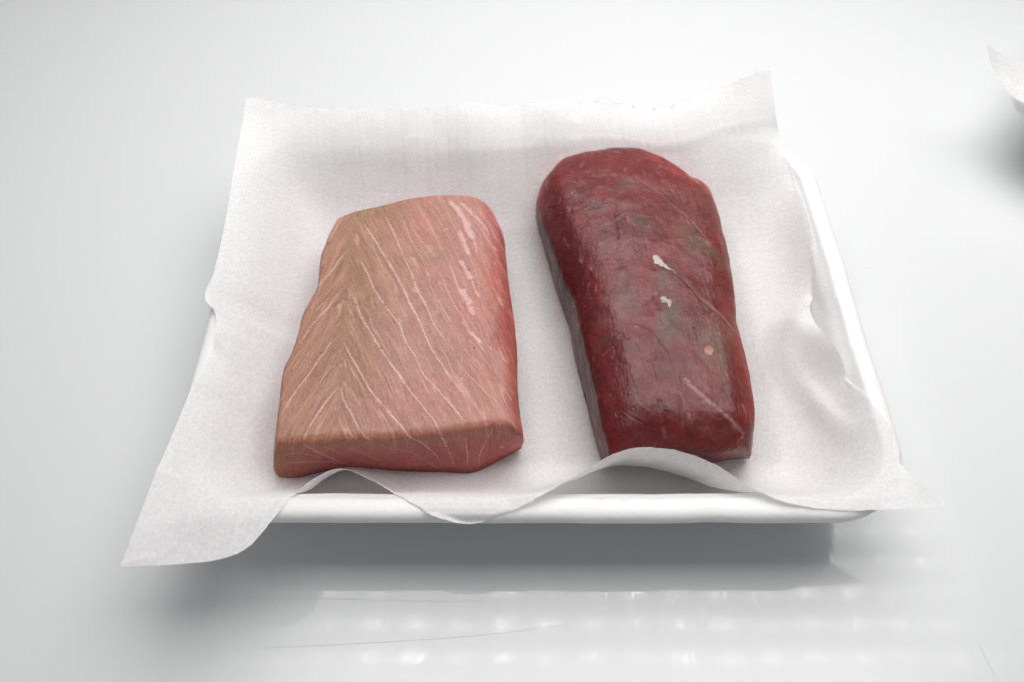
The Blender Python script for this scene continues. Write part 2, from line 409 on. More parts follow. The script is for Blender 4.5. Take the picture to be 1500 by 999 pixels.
# juice soaked into the sheet round the fish
def seg_d(P, poly):
    best = np.full(len(P), 9.)
    for a, b in zip(poly, poly[1:]+poly[:1]):
        a, b = V(*a, .015)[:2], V(*b, .015)[:2]; t = np.clip(((P-a)@(b-a))/((b-a)@(b-a)), 0, 1)[:, None]
        best = np.minimum(best, np.linalg.norm(P-a-(b-a)*t, axis=1))
    return best
q2 = Pp[:, :2]; d1 = seg_d(q2, [(490, 372), (725, 372), (760, 650), (690, 692), (408, 703)]); d2 = seg_d(q2, [(785, 322), (860, 285), (1000, 300), (1098, 671), (1045, 680), (884, 679)])
nz = fbm(Q, 120, 14, 4); wet = np.maximum(ss(.0030+nz*.005-d1, -.003, .003)*.3, ss(.0035+nz*.008-d2, -.004, .004)*.45)
wet = np.maximum(wet, .6*ss(.0055+nz*.004-np.linalg.norm(q2-V(1080, 690, .015)[:2], axis=1), -.003, .003))
tcol = 1-wet[:, None]*np.array([.02, .135, .115])
sheet = mesh('tissue_sheet', Pp-np.array([CXT, CYT, 0]), gridF(n_v, n_u, flip=False), M_tissue, loc=(CXT, CYT, 0), col=tcol)
tag(sheet, 'white absorbent tissue sheet with wavy edges lining the tray under both fish blocks', 'tissue', 'tissue sheets lining the trays')
# torn perforation: little tufts of fibre along the far edge, a few on the near one
tv, tf = [], []
def tuft(p, dirv, ln, wd):
    b = len(tv); sd = np.array([wd, 0, 0]); mid = p+dirv*ln*.55+rng.normal(0, ln*.12, 3)
    tv.extend([p-sd, p+sd, mid-sd*.5, mid+sd*.5, p+dirv*ln+rng.normal(0, ln*.25, 3)]); tf.extend([(b, b+1, b+3, b+2), (b+2, b+3, b+4)])
for k in range(5, n_u-5):
    if k % 18 == 0:
        for _ in range(6): tuft(eT[min(k+rng.integers(-2, 3), n_u-1)], np.array([rng.normal(0, .35), .6, .75]), rng.uniform(.0010, .0028), .00012)
    elif rng.random() < .35: tuft(eT[k], np.array([rng.normal(0, .5), .6, .7]), rng.uniform(.0003, .0008), .00006)
    if rng.random() < .22: tuft(eN[k], np.array([rng.normal(0, .5), -.6, .3]), rng.uniform(.0004, .0011), .00006)
    if k in (20, 62, 205, 206, 207, 262, 270, 271): 
        for _ in range(5): tuft(eN[k], np.array([rng.normal(0, .4), -.6, .5 if k < 150 or k > 230 else 1.3]), rng.uniform(.0008, .002), .0001)
tw = mesh('torn_fibre', np.array(tv)-np.array([CXT, CYT, 0]), tf, M_fibre, sheet, smooth=False); tw['kind'] = 'stuff'

# tissue of the second tray: its raised pointed corner reaches into the picture
def small_sheet():
    tip = V(1447, 65, .066); a1 = [tip, V(1470, 80, .060), V(1500, 95, .056), V(1540, 112, .053), V(1640, 130, .052), V(1800, 140, .052)]
    a2 = [tip, V(1450, 88, .060), V(1460, 112, .054), V(1483, 142, .047), V(1515, 158, .044), V(1560, 180, .042), V(1620, 210, .042)]
    far = spline(a1, 120); left = spline(a2, 120)
    right = spline([a1[-1], a1[-1]+np.array([.01, -.08, -.008])], 120); near = spline([a2[-1], a2[-1]*.5+right[-1]*.5, right[-1]], 120)
    H = coons(far, near, left, right); Hf = H.reshape(-1, 3).copy(); Hf[:, 2] += fbm(Hf*np.array([1, 1, 0]), 60, 8, 3)*.0006
    return Hf
Hf = small_sheet()
sh2 = mesh('tissue_sheet', Hf-np.array([c2[0], c2[1], 0]), gridF(120, 120), M_tissue, loc=(c2[0], c2[1], 0), col=np.ones((len(Hf), 3)))
tag(sh2, 'pointed corner of white tissue sheet rising at the right edge', 'tissue', 'tissue sheets lining the trays')

# ------------------------------------------------------------ fish blocks
def lin(r, g, b):
    c = np.array([r, g, b])/255.; return np.where(c <= .04045, c/12.92, ((c+.055)/1.055)**2.4)
def block(top, bot, zt, radii, dom, du=.00024, K=70, bulge=.0012):
    """top/bot: dict far/near/left/right point lists in 3D. Returns verts, faces, info"""
    L = lambda pts: np.linalg.norm(np.diff(np.array(pts), axis=0), axis=1).sum()
    n = int(max(L(top['far']), L(top['near']))/du); m = int(max(L(top['left']), L(top['right']))/du)
    tf_, tn, tl, tr = [spline(top[k], q) for k, q in (('far', n), ('near', n), ('left', m), ('right', m))]
    G = coons(tf_, tn, tl, tr); u = np.linspace(0, 1, n)[None]; v = np.linspace(0, 1, m)[:, None]
    def cum(ax, first):
        P = G if first else np.flip(G, ax); d = np.cumsum(np.linalg.norm(np.diff(P[..., :2], axis=ax), axis=-1), axis=ax)
        d = np.concatenate([np.zeros((1, n) if ax == 0 else (m, 1)), d], axis=ax); return d if first else np.flip(d, ax)
    dd = dict(far=cum(0, True), near=cum(0, False), left=cum(1, True), right=cum(1, False))
    drop = 0
    for k, d in dd.items():
        r = radii[k]; q = np.clip(1-d/r, 0, 1)
        drop = drop+(.30*r*q**2+.34*r*(1-np.sqrt(np.clip(1-q*q, 0, 1))))**3
    drop = drop**(1/3.)
    Xx, Yy = G[..., 0], G[..., 1]
    Z = zt-drop+dom(u, v, Xx, Yy)
    P = np.stack([Xx, Yy, Z], -1)
    idx = np.arange(m*n).reshape(m, n)
    loop = np.concatenate([idx[0, :-1], idx[:-1, -1], idx[-1, :0:-1], idx[:0:-1, 0]])   # clockwise from far-left
    bf, bn, bl, br = [spline(bot[k], q) for k, q in (('far', n), ('near', n), ('left', m), ('right', m))]
    B = np.concatenate([bf[:-1], br[:-1], bn[:0:-1], bl[:0:-1]])
    T0 = P.reshape(-1, 3)[loop]; cen = T0.mean(0); nl = len(loop)
    # outward normal in plan
    tg = np.roll(T0, -4, 0)-np.roll(T0, 4, 0); on = np.stack([-tg[:, 1], tg[:, 0], 0*tg[:, 0]], 1); on /= np.linalg.norm(on, axis=1)[:, None]+1e-9
    sgn = np.sign(((T0-cen)*on).sum(1).mean()); on *= sgn
    for _ in range(30): on = (on+np.roll(on, 3, 0)+np.roll(on, -3, 0))/3
    rings = []
    for k in range(1, K+1):
        t = k/K; tt = t
        R_ = T0*(1-tt)+B*tt; R_ = R_+on*bulge*math.sin(math.pi*min(1, t*1.02))**.8 if t < .98 else R_
        rings.append(R_)
    Vt = np.concatenate([P.reshape(-1, 3)]+rings)
    F = [gridF(m, n)]
    i = np.arange(nl); j = (i+1) % nl; prev = loop
    for k in range(K):
        cur = m*n+k*nl+i; F.append(np.stack([prev, prev[j], cur[j], cur], 1)); prev = cur
    F = np.concatenate(F)
    # underside: rings shrinking to the middle
    last = prev; c0 = Vt[last].mean(0); extra = []; base = len(Vt); FF = []
    for k in range(1, 6):
        extra.append(c0+(Vt[last]-c0)*(1-k/6.)); cur = base+(k-1)*nl+i; FF.append(np.stack([prev, prev[j], cur[j], cur], 1)); prev = cur
    Vt = np.concatenate([Vt]+extra+[c0[None]]); F = np.concatenate([F]+FF)
    ci = len(Vt)-1; F = np.concatenate([F, np.stack([prev, prev[j], np.full(nl, ci), np.full(nl, ci)], 1)[:0]])
    cap = np.stack([prev[::2], prev[(i[::2]+1) % nl], prev[(i[::2]+2) % nl], np.full(len(i[::2]), ci)], 1); F = np.concatenate([F, cap])
    top_n = m*n
    uvk = np.concatenate([np.zeros(top_n)]+[np.full(nl, k/K) for k in range(1, K+1)]+[np.full(nl, 1.)]*5+[np.ones(1)])
    dedge = np.concatenate([np.minimum(np.minimum(dd['far'], dd['near']), np.minimum(dd['left'], dd['right'])).ravel(), np.zeros(len(Vt)-top_n)])
    return Vt, F, uvk, dedge, top_n
def vnormals(Vt, F):
    a, b, c = Vt[F[:, 0]], Vt[F[:, 1]], Vt[F[:, 2]]; d = Vt[F[:, 3]]
    fn = np.cross(c-a, d-b); N = np.zeros_like(Vt)
    for k in range(4):
        for ax in range(3): N[:, ax] += np.bincount(F[:, k], fn[:, ax], len(Vt))
    return N/(np.linalg.norm(N, axis=1)[:, None]+1e-12)
class Paint:
    """colours and relief laid on the block's own surface at 3D points measured from the photo"""
    def __init__(s, Vt, N):
        s.V = Vt; s.N = N; s.px = proj(Vt); toc = np.array([0, 0, HC])-Vt
        vis = np.where((toc*N).sum(1) > 0)[0]; vis = vis[::2]
        s.vis = vis; s.kd = kdtree.KDTree(len(vis))
        for a, i in enumerate(vis): s.kd.insert((s.px[i, 0], s.px[i, 1], 0), int(i))
        s.kd.balance(); s.col = None; s.disp = np.zeros(len(Vt))
    def at(s, x, y):
        return s.V[s.kd.find((x, y, 0))[1]]
    def poly(s, pts, step=1.0, jit=0.0):
        P = np.array(pts, float); L = np.linalg.norm(np.diff(P, axis=0), axis=1).sum(); n = max(3, int(L/step))
        C = spline(P, n); C = C+np.cumsum(rng.normal(0, jit*.25, C.shape), axis=0)*.35 if jit else C
        return np.array([s.at(*c) for c in C])
    def linefield(s, lines, jit=1.1):
        """lines: (pts, width m, strength); returns strength per vertex"""
        P, W, A = [], [], []
        for pts, wd, st in lines:
            q = s.poly(pts, 1.0, jit); n = len(q); t = np.linspace(0, 1, n)
            tap = np.clip(np.minimum(t, 1-t)*9, .15, 1); var = .65+.7*vn(np.stack([t*n*.09, t*0+len(P)*.01, t*0], 1)) if n else 1
            P.append(q); W.append(wd*var*(0.55+.45*tap)); A.append(st*tap*(.72+.5*vn(np.stack([t*n*.06, t*0, t*0+3], 1))))
        P = np.concatenate(P); W = np.concatenate(W); A = np.concatenate(A)
        f = np.zeros(len(s.V)); wm = W.max()*3
        # bin by grid for speed
        kd = kdtree.KDTree(len(P))
        for i, p in enumerate(P): kd.insert(p, i)
        kd.balance(); cand = np.arange(len(s.V))
        # coarse reject
        cell = .003; occ = set(map(tuple, np.unique(np.floor(P/cell).astype(int), axis=0)))
        occ2 = set((a+i, b+j, c+k) for a, b, c in occ for i in (-1, 0, 1) for j in (-1, 0, 1) for k in (-1, 0, 1))
        key = np.floor(s.V/cell).astype(int); uk, inv = np.unique(key, axis=0, return_inverse=True)
        ok = np.array([tuple(k) in occ2 for k in uk])[inv.ravel()]
        for v in np.where(ok)[0]:
            co, i, d = kd.find(s.V[v]); 
            if d < W[i]*2.4: f[v] = A[i]*math.exp(-(d/W[i])**2)
        return f
    def blob(s, x, y, rx, ry, ang=0, soft=.45, rag=.35, f=260, off=0):
        """0..1 mask, radii in metres, around the surface point seen at x,y, ragged outline"""
        c = s.at(x, y); D = s.V-c; ca_, sa_ = math.cos(R(ang)), math.sin(R(ang))
        a = (D[:, 0]*ca_+D[:, 1]*sa_)/rx; b = (-D[:, 0]*sa_+D[:, 1]*ca_)/ry; e = D[:, 2]/max(rx, ry)*.8
        r = np.sqrt(a*a+b*b+e*e); m = r < 1.9; o = np.zeros(len(s.V))
        if m.any(): o[m] = ss(1+fbm(s.V[m], f, off+x*.01, 3)*rag-r[m], -soft*.2, soft)
        return o
    def mix(s, mask, c): s.col = s.col+(np.asarray(c)-s.col)*np.clip(mask, 0, 1)[:, None]

k1 = 420/1498.
def c1(*p): return [(380+x*k1, 270+y*k1) for x, y in p]
def c2_(*p): return [(380+x*k1, 470+y*k1) for x, y in p]
def c3(*p): return [(750+x*k1, 190+y*k1) for x, y in p]
def c4(*p): return [(750+x*k1, 430+y*k1) for x, y in p]

# ---- pale block
zt = .0445
def VV(l, z): return [V(x, y, z if not isinstance(z, (list, tuple)) else z[i]) for i, (x, y) in enumerate(l)]
ptop = dict(far=VV([(495, 321), (520, 310), (560, 301), (600, 292), (640, 287), (688, 289), (712, 296), (727, 310)], zt-.0012),
            near=VV([(404, 651), (444, 648), (506, 644), (576, 642), (632, 637), (688, 630), (735, 623), (766, 630)], zt-.0008),
            left=VV([(495, 321), (486, 336), (478, 354), (469, 379), (465, 419), (453, 443), (443, 465), (437, 490), (425, 520), (415, 543), (409, 596), (404, 651)], zt-.001),
            right=VV([(727, 310), (738, 338), (743, 390), (752, 452), (757, 500), (756, 550), (757, 590), (766, 630)], zt-.002))
zb = FISH_Z
nb_ = [(401, 688, .0205), (408, 706, .0155), (428, 704, zb), (470, 692, zb), (540, 688, zb), (600, 690, zb), (650, 691, zb), (690, 692, zb), (722, 679, zb), (764, 656, zb+.002)]
bn3 = [V(*p) for p in nb_]
bl_ = [V(497, 372, zb), V(470, 470, zb), V(432, 590, zb), V(402, 686, .0215)]
br_ = [V(722, 372, zb), V(738, 450, zb), V(748, 560, zb), V(764, 656, zb+.002)]
bf_ = [V(497, 372, zb), V(600, 352, zb), V(690, 350, zb), V(722, 372, zb)]
pbot = dict(far=bf_, near=bn3, left=bl_, right=br_)
def dom_p(u, v, X, Y):
    return .0012*np.sin(np.pi*u)*np.sin(np.pi*v)-.0035*ss(u, .80, 1.0)*(1-.6*v)-.0008*(1-v)
Vt, F, kk, de, tn = block(ptop, pbot, zt, dict(far=.0014, near=.0032, left=.0012, right=.0060), dom_p, bulge=.0010)
# slightly ragged cut edges on the left
side = kk > 0
Nn = vnormals(Vt, F)
if Nn[tn//2, 2] < 0: F = F[:, ::-1]; Nn = -Nn
rag = np.exp(-de/.002)*fbm(Vt, 160, 21, 3)*.0007; Vt[:, 0] += rag*np.where(kk < .9, 1, 0)*np.sign(Nn[:, 0])*-1*0+0
Vt = Vt+Nn*(fbm(Vt, 60, 22, 3)*.0004*(kk < .95))[:, None]
pb = Paint(Vt, Nn)
x, y, z = Vt.T; px, py = pb.px.T
# spine of the chevrons, as a curve in plan
sp = np.array([V(qx, qy, zt)[:2] for qx, qy in ((520, 300), (513, 362), (507, 420), (500, 488), (498, 566), (492, 640))]); o_ = np.argsort(sp[:, 1])
dx = x-np.interp(y, sp[o_, 1], sp[o_, 0])
rt = ss(dx, -.0022, .0022)
def dirv(a, b):
    d = V(*b, zt)-V(*a, zt); d = d[:2]/np.linalg.norm(d[:2]); return d
dR_ = dirv((560, 430), (645, 590)); dL_ = dirv((500, 400), (445, 490))
def grain(d, fa, fl, off, o=3):
    al = x*d[0]+y*d[1]; ac = -x*d[1]+y*d[0]; wv_ = fbm(np.stack([x, y, z], 1), 90, off, 2)*.0016
    return fbm(np.stack([(ac+wv_)*fa, al*fl, z*fl*2], 1), 1.0, off, o)
gR = grain(dR_, 1500, 190, 1); gL = grain(dL_, 1500, 190, 2); g1 = gR*rt+gL*(1-rt)
gR2 = grain(dR_, 480, 45, 5); gL2 = grain(dL_, 480, 45, 6); g2 = gR2*rt+gL2*(1-rt)
P3 = Vt
big = fbm(P3, 28, 31, 3); med = fbm(P3, 110, 33, 3)
base = lin(198, 146, 130)
pb.col = np.tile(base, (len(Vt), 1))
tU = np.interp(px, [400, 470, 540, 640, 760], [0, .15, .35, .7, 1])
ol = np.exp(-((dx-.003)/.013)**2)
pb.mix(np.clip(ol*.62+big*.35*ol, 0, 1)*1.0, lin(164, 128, 94))       # olive tan down the chevron tips
pb.mix(ss(dx, .004, -.014)*.55, lin(178, 128, 102)); pb.mix(ss(dx, .010, .040)*ss(fbm(P3, 60, 38, 2), -.6, .4)*.45, lin(210, 134, 126))
pb.mix(ss(big+.25*med, .1, .6)*.40, lin(208, 148, 134))
pb.mix(pb.blob(690, 470, .010, .050, 8, .9, .5)*.32, lin(204, 122, 112))
pb.mix(pb.blob(600, 600, .045, .018, 5, .9, .5)*.35, lin(206, 138, 126))
pb.mix(pb.blob(570, 310, .020, .008, 5, .8, .5)*.45, lin(165, 128, 92))
pb.mix(pb.blob(595, 385, .022, .005, 15, .8, .5)*.35, lin(168, 128, 100))
# rose band and red right flank
pb.mix(ss(px, 706, 745)*ss(py, 700, 560)*.0+ss(x-np.interp(y, *zip(*sorted([(V(a, b, zt)[1], V(a, b, zt)[0]) for a, b in ((712, 310), (722, 380), (733, 460), (742, 560), (752, 625))]))), -.0032, .0030)*.75, lin(190, 92, 86))
pb.mix(pb.blob(735, 480, .0045, .018, 0, .8, .4)*.65, lin(172, 58, 48))
pb.mix(pb.blob(722, 415, .004, .014, 5, .8, .5)*.5, lin(196, 88, 74))
pb.mix(pb.blob(716, 335, .007, .010, 15, .8, .5)*.45, lin(204, 130, 134))
# cut faces redder and darker than the top, deepest towards the bottom
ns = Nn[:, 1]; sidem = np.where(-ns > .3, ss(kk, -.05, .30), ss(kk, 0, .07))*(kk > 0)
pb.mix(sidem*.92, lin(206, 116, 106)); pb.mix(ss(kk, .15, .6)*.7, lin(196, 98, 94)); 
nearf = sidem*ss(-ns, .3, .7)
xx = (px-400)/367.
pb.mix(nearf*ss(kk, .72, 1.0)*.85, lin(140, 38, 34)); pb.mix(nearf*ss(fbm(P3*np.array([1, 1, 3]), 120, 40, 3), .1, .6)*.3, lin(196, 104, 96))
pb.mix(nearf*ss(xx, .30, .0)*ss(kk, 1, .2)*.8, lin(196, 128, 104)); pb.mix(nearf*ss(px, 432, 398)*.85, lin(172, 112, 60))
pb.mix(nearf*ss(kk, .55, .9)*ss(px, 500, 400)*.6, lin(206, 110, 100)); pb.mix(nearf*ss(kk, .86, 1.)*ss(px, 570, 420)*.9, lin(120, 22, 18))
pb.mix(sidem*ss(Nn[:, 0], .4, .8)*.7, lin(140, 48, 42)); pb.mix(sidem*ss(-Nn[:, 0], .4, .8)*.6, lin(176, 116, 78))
pb.mix(np.exp(-de/.0011)*(kk == 0)*.30, lin(206, 126, 100)); cr_ = np.exp(-((proj(Vt)[:, 1]-np.interp(px, [400, 506, 632, 735, 768], [652, 646, 638, 625, 632]))/9.)**2); pb.mix(cr_*.45, lin(210, 120, 96))  # highlight along the crest painted in as an orange tint
# grain
tex = fbm(np.stack([x*1100+g1*.8, y*1100+g2*.8, z*1100], 1), 1, 44, 3)
pb.disp += tex*.00006
bright = (1+.24*g1+.14*g2*(1-.4*sidem)+.16*tex+.07*med)*.735; pb.col = pb.col*bright[:, None]
pb.mix(ss(g2, .15, .5)*(1-sidem)*.20, lin(200, 152, 136))
pb.mix(ss(g1, .30, .7)*(1-sidem)*.28, lin(204, 156, 140))
W0 = .00021
sin_ = [
 (c1((480,335),(510,370),(550,440),(590,520),(610,560),(650,620),(700,690),(740,745),(770,820),(830,910),(865,990),(930,1063),(1000,1143),(1060,1223),(1105,1278)), W0*1.25, .85),
 (c1((1078,1310),(1082,1400),(1088,1470)), W0*.9, .7),
 (c1((520,160),(560,230),(610,300),(640,350),(690,430),(740,520),(780,610),(830,700),(880,810),(930,900),(985,985),(1040,1050)), W0*1.35, .9),
 (c1((630,125),(660,180),(700,250),(730,320),(760,390),(800,470),(820,530),(840,580),(880,650),(920,740),(970,810),(1010,860)), W0*1.2, .8),
 (c1((720,110),(750,180),(780,270),(810,330),(850,400),(880,470),(900,540),(930,600)), W0*.9, .6),
 (c1((455,530),(480,570),(510,640),(540,710),(580,770),(635,850),(670,903),(720,973),(780,1063),(850,1153),(920,1243),(960,1333),(1000,1413),(1020,1473)), W0*1.3, .85),
 (c2_((430,80),(460,150),(500,220),(540,290),(580,360),(640,430),(700,500),(760,570),(790,610),(850,640),(920,700),(980,780)), W0*1.2, .8),
 (c2_((425,340),(440,410),(480,480),(510,540),(550,600),(600,632)), W0*1.1, .75),
 (c2_((600,635),(700,668),(800,690),(880,740),(960,775)), W0*.8, .45),
 (c2_((415,340),(360,400),(300,490),(260,560),(225,635)), W0*1.2, .85), (c2_((225,640),(280,668),(370,712),(440,742)), W0*1.2, .7),
 (c1((480,335),(440,370),(390,440),(340,500),(280,570),(235,650)), W0*1.1, .75),
 (c1((455,530),(400,590),(350,660),(290,720),(250,780),(205,850)), W0*1.1, .75),
 (c2_((430,75),(375,110),(340,160),(290,230),(230,310),(170,390),(110,490)), W0*1.1, .8),
 (c1((440,180),(400,230),(365,290)), W0*.9, .6), (c1((430,250),(380,330),(330,420)), W0*.6, .3),
 (c1((470,440),(400,520),(330,600),(260,690)), W0*.6, .35), (c1((450,600),(380,690),(300,790),(220,890)), W0*.6, .4),
 (c1((440,700),(370,790),(290,900),(200,1010)), W0*.6, .4), (c2_((430,180),(350,270),(280,370),(200,480),(140,580)), W0*.6, .4),
 (c2_((420,250),(350,340),(290,430),(220,520)), W0*.6, .3), (c2_((415,290),(330,390),(260,500),(200,600)), W0*.55, .3),
 (c1((840,110),(870,180),(910,260),(950,340),(970,400)), W0*.7, .4), (c1((880,90),(930,180),(980,270),(1030,370),(1060,430)), W0*.7, .45),
 (c1((930,450),(960,500),(980,560),(1020,640),(1060,700),(1100,780),(1150,850),(1190,900)), W0*1.0, .6),
 (c1((985,410),(1010,460),(1040,540),(1060,590)), W0*1.3, .6), (c1((890,520),(910,570),(950,640),(990,710),(1010,745)), W0*1.1, .55),
 (c1((940,640),(980,720),(1030,780),(1080,860),(1140,920),(1190,980)), W0*.8, .5), (c1((1060,710),(1110,790),(1165,830)), W0*2.0, .6),
 (c1((1060,880),(1060,950),(1110,1010),(1170,1070),(1240,1140)), W0*.8, .5), (c1((1090,800),(1130,850),(1180,910),(1215,980)), W0*.7, .5),
 (c1((1240,800),(1230,860),(1290,930)), W0*.8, .4), (c1((700,540),(720,600),(745,650)), W0*.7, .35), (c1((560,290),(600,350),(660,470)), W0*.6, .35),
 (c1((970,100),(1000,180),(1040,260),(1060,320),(1100,380),(1130,450),(1150,530),(1160,600)), W0*.8, .6),
 (c1((1150,360),(1200,430),(1240,520),(1260,600)), W0*.6, .35), (c1((1160,230),(1210,320),(1250,360)), W0*1.0, .45), (c1((1090,90),(1150,150),(1200,220),(1240,300)), W0*.8, .5),
 (c2_((960,600),(990,680),(1015,760)), W0*.7, .6), (c2_((1225,555),(1180,630),(1150,700),(1145,760)), W0*.9, .6),
 (c2_((450,655),(540,690),(640,730)), W0*.7, .45), (c2_((340,650),(420,690),(560,735)), W0*.7, .4), (c2_((130,740),(250,735),(380,738),(470,750)), W0*1.2, .55), (c2_((120,700),(200,690),(330,720)), W0*.9, .4),
]
hr = np.abs(grain(dR_, 330, 22, 15, 2))*rt+np.abs(grain(dL_, 420, 22, 16, 2))*(1-rt)
pb.mix(ss(.05-hr, .0, .045)*(1-.8*sidem)*ss(fbm(P3, 150, 48, 2), -.35, .2)*.42, lin(214, 174, 160))
brk = .55+.6*vn(P3, 900, 47)
fl = pb.linefield(sin_); pb.mix(np.clip(fl*1.05*brk, 0, 1), lin(232, 200, 190)); pb.disp += fl*.00003
thick = [(c1((985,85),(1030,130),(1060,170),(1090,225),(1118,300)), .0011, 1.), (c1((1118,300),(1140,360)), .0005, .8), (c1((1045,250),(1075,320),(1097,375)), .0009, .95),
         (c1((1047,395),(1080,450),(1108,505)), .0009, .9), (c1((1108,505),(1150,600)), .0005, .7), (c1((1055,545),(1085,600),(1100,640)), .0013, 1.), (c1((1100,640),(1122,690)), .0008, 1.), (c1((1030,80),(1100,140),(1150,190),(1190,240),(1200,300)), .0008, .55), (c1((1105,770),(1160,828)), .0007, .8),
         (c1((975,232),(980,240)), .0005, .8), (c2_((1255,652),(1262,662)), .0007, .8)]
ft = pb.linefield(thick); ft = ss(ft+fbm(P3, 420, 50, 3)*.40*(ft > .02), .10, .65); pb.mix(ft*.60, lin(220, 186, 186)); pb.disp += ft*.00005
dots = [(510,165),(655,168),(870,177),(357,313),(547,237),(322,440),(808,503),(923,515),(607,545),(657,630),(635,853),(463,890),(205,860),(755,383),(448,603),(505,630),(1095,448),(320,880),(1125,100+750),(1055,1000),(165,975),(430,1150),(885,775),(658,480)]
bl = []
for a, b in dots:
    r = rng.uniform(3, 7); bl.append((c1((a-r*.5, b-r), (a, b), (a+r*.5, b+r)), .00036, .9))
bl.append((c1((875,367),(910,355),(940,345)), .00025, .5)); bl.append((c1((735,388),(755,383),(820,372)), .00025, .35))
fd = pb.linefield(bl); pb.mix(fd*.8, lin(84, 44, 42)); pb.disp -= fd*.00025
pb.disp += tex*.00004+g1*.00011*(1-.5*sidem)+g2*.00010+med*.00012
Vt = Vt+Nn*(pb.disp*(kk < .97))[:, None]
ctr = np.array([V(580, 480, 0)[0], V(580, 480, 0)[1], FISH_Z])
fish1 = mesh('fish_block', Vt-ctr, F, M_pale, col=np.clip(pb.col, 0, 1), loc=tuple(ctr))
tag(fish1, 'pale pink block of raw fish with white chevron lines, left on the tray', 'fish block', 'raw fish blocks on the tissue')

# ---- dark red block
zt = .0490
rtop = dict(far=VV([(789, 277), (803, 256), (828, 229), (865, 218), (908, 214), (950, 221), (985, 240), (1007, 258), (1013, 260), (1038, 269)], [zt-.013, zt-.011, zt-.009, zt-.008, zt-.008, zt-.008, zt-.008, zt-.008, zt-.008, zt-.008]),
            near=VV([(893, 664), (920, 658), (960, 655), (1000, 656), (1045, 660), (1075, 655), (1099, 648)], zt-.008),
            left=VV([(789, 277), (787, 305), (806, 358), (823, 403), (840, 442), (850, 486), (865, 542), (877, 604), (893, 664)], zt-.010),
            right=VV([(1038, 269), (1049, 303), (1058, 341), (1067, 382), (1078, 451), (1079, 476), (1091, 522), (1104, 587), (1105, 620), (1099, 648)], zt-.008))
rbn = VV([(882, 679), (930, 681), (1000, 680), (1047, 677), (1066, 673), (1098, 671)], [zb, zb, zb, zb, zb+.001, zb+.002])
rbl = VV([(785, 322), (795, 358), (806, 397), (817, 434), (834, 483), (845, 537), (862, 604), (882, 679)], [zb+.003, zb+.001, zb, zb, zb, zb, zb, zb])
rbr = VV([(1010, 320), (1030, 380), (1050, 450), (1062, 520), (1080, 590), (1098, 671)], [zb, zb, zb, zb, zb, zb+.002])
rbf = VV([(785, 322), (810, 300), (860, 285), (920, 284), (975, 296), (1010, 320)], [zb+.003, zb+.001, zb, zb, zb, zb])
def dom_r(u, v, X, Y):
    return .0036*np.sin(np.pi*np.clip(u*1.1, 0, 1))*np.sin(np.pi*np.clip(v*.9+.1, 0, 1))-.0020*ss(v, .2, 0)-.0016*ss(v, .85, 1)
Vt, F, kk, de, tn = block(rtop, dict(far=rbf, near=rbn, left=rbl, right=rbr), zt, dict(far=.013, near=.0130, left=.0155, right=.0115), dom_r, bulge=.0008)
Nn = vnormals(Vt, F)
if Nn[tn//2, 2] < 0: F = F[:, ::-1]; Nn = -Nn
Vt = Vt+Nn*((fbm(Vt, 45, 62, 3)*(.0003+.0009*ss(de, 0, .006))+fbm(Vt, 130, 63, 3)*.00035)*(kk < .95))[:, None]
pb = Paint(Vt, Nn); x, y, z = Vt.T; px, py = pb.px.T; P3 = Vt
big = fbm(P3, 40, 71, 3); med = fbm(P3, 170, 72, 4); fine = fbm(P3, 900, 73, 3)
pb.col = np.tile(lin(134, 48, 48), (len(Vt), 1))
sidem = ss(kk, 0, .06)
pb.mix(ss(big, -.1, .6)*.45, lin(138, 58, 56)); pb.mix(ss(-big, .0, .6)*.5, lin(106, 26, 30))
def B(cr, rx, ry, ang, colr, st, soft=.80, rag=.85, f=330):
    (qx, qy), = cr; pb.mix(pb.blob(qx, qy, rx, ry, ang, soft, rag, f)*st*film, lin(*colr))
film = np.clip(.95+.5*fine+.45*med, .45, 1.3)
# right half browner-pink
B(c3((900,560)), .016, .034, -12, (140, 70, 66), .55); B(c4((1000,250)), .015, .030, -8, (130, 64, 60), .5)
B(c3((280,600)), .006, .034, 8, (104, 22, 22), .85); B(c3((330,250)), .012, .010, 0, (128, 44, 44), .6)
B(c4((420,400)), .004, .036, 10, (100, 24, 24), .6)
B(c3((560,560)), .013, .026, 0, (130, 76, 80), .6); B(c4((620,380)), .013, .016, 0, (116, 46, 50), .4)  # lilac centre film, its sheen painted in
B(c3((1000,420)), .014, .020, -25, (138, 78, 72), .65); B(c4((1000,150)), .012, .020, -15, (128, 72, 64), .65)
B(c3((330,700)), .0045, .034, 10, (92, 16, 18), .85); B(c3((560,460)), .0035, .014, -5, (104, 34, 36), .5); B(c4((560,720)), .010, .006, 0, (104, 20, 22), .6)
# olive / grey-green
B(c3((670,470)), .0055, .0052, 0, (104, 88, 76), .72); B(c3((580,300)), .009, .005, 20, (112, 82, 74), .45)
B(c3((980,590)), .0055, .015, 42, (112, 88, 72), .68); B(c3((1080,690)), .0035, .008, 30, (118, 92, 70), .6)
B(c3((790,760)), .0050, .009, 0, (106, 84, 70), .72); B(c4((800,170)), .0038, .010, -8, (104, 84, 72), .68)
B(c4((870,180)), .006, .009, 0, (108, 72, 62), .5); B(c4((1110,240)), .006, .013, -14, (124, 94, 76), .62)
B(c4((700,600)), .013, .008, 0, (104, 28, 32), .5); B(c4((560,260)), .006, .006, 0, (104, 30, 32), .5)
B(c4((480,250)), .006, .0030, 25, (98, 78, 66), .6); B(c4((1130,730)), .0055, .005, 30, (126, 96, 72), .6); B(c4((1090,380)), .005, .012, -5, (122, 84, 70), .5)
B(c4((960,690)), .010, .006, 0, (116, 74, 62), .45); B(c3((560,110)), .016, .0022, 0, (112, 78, 60), .35)
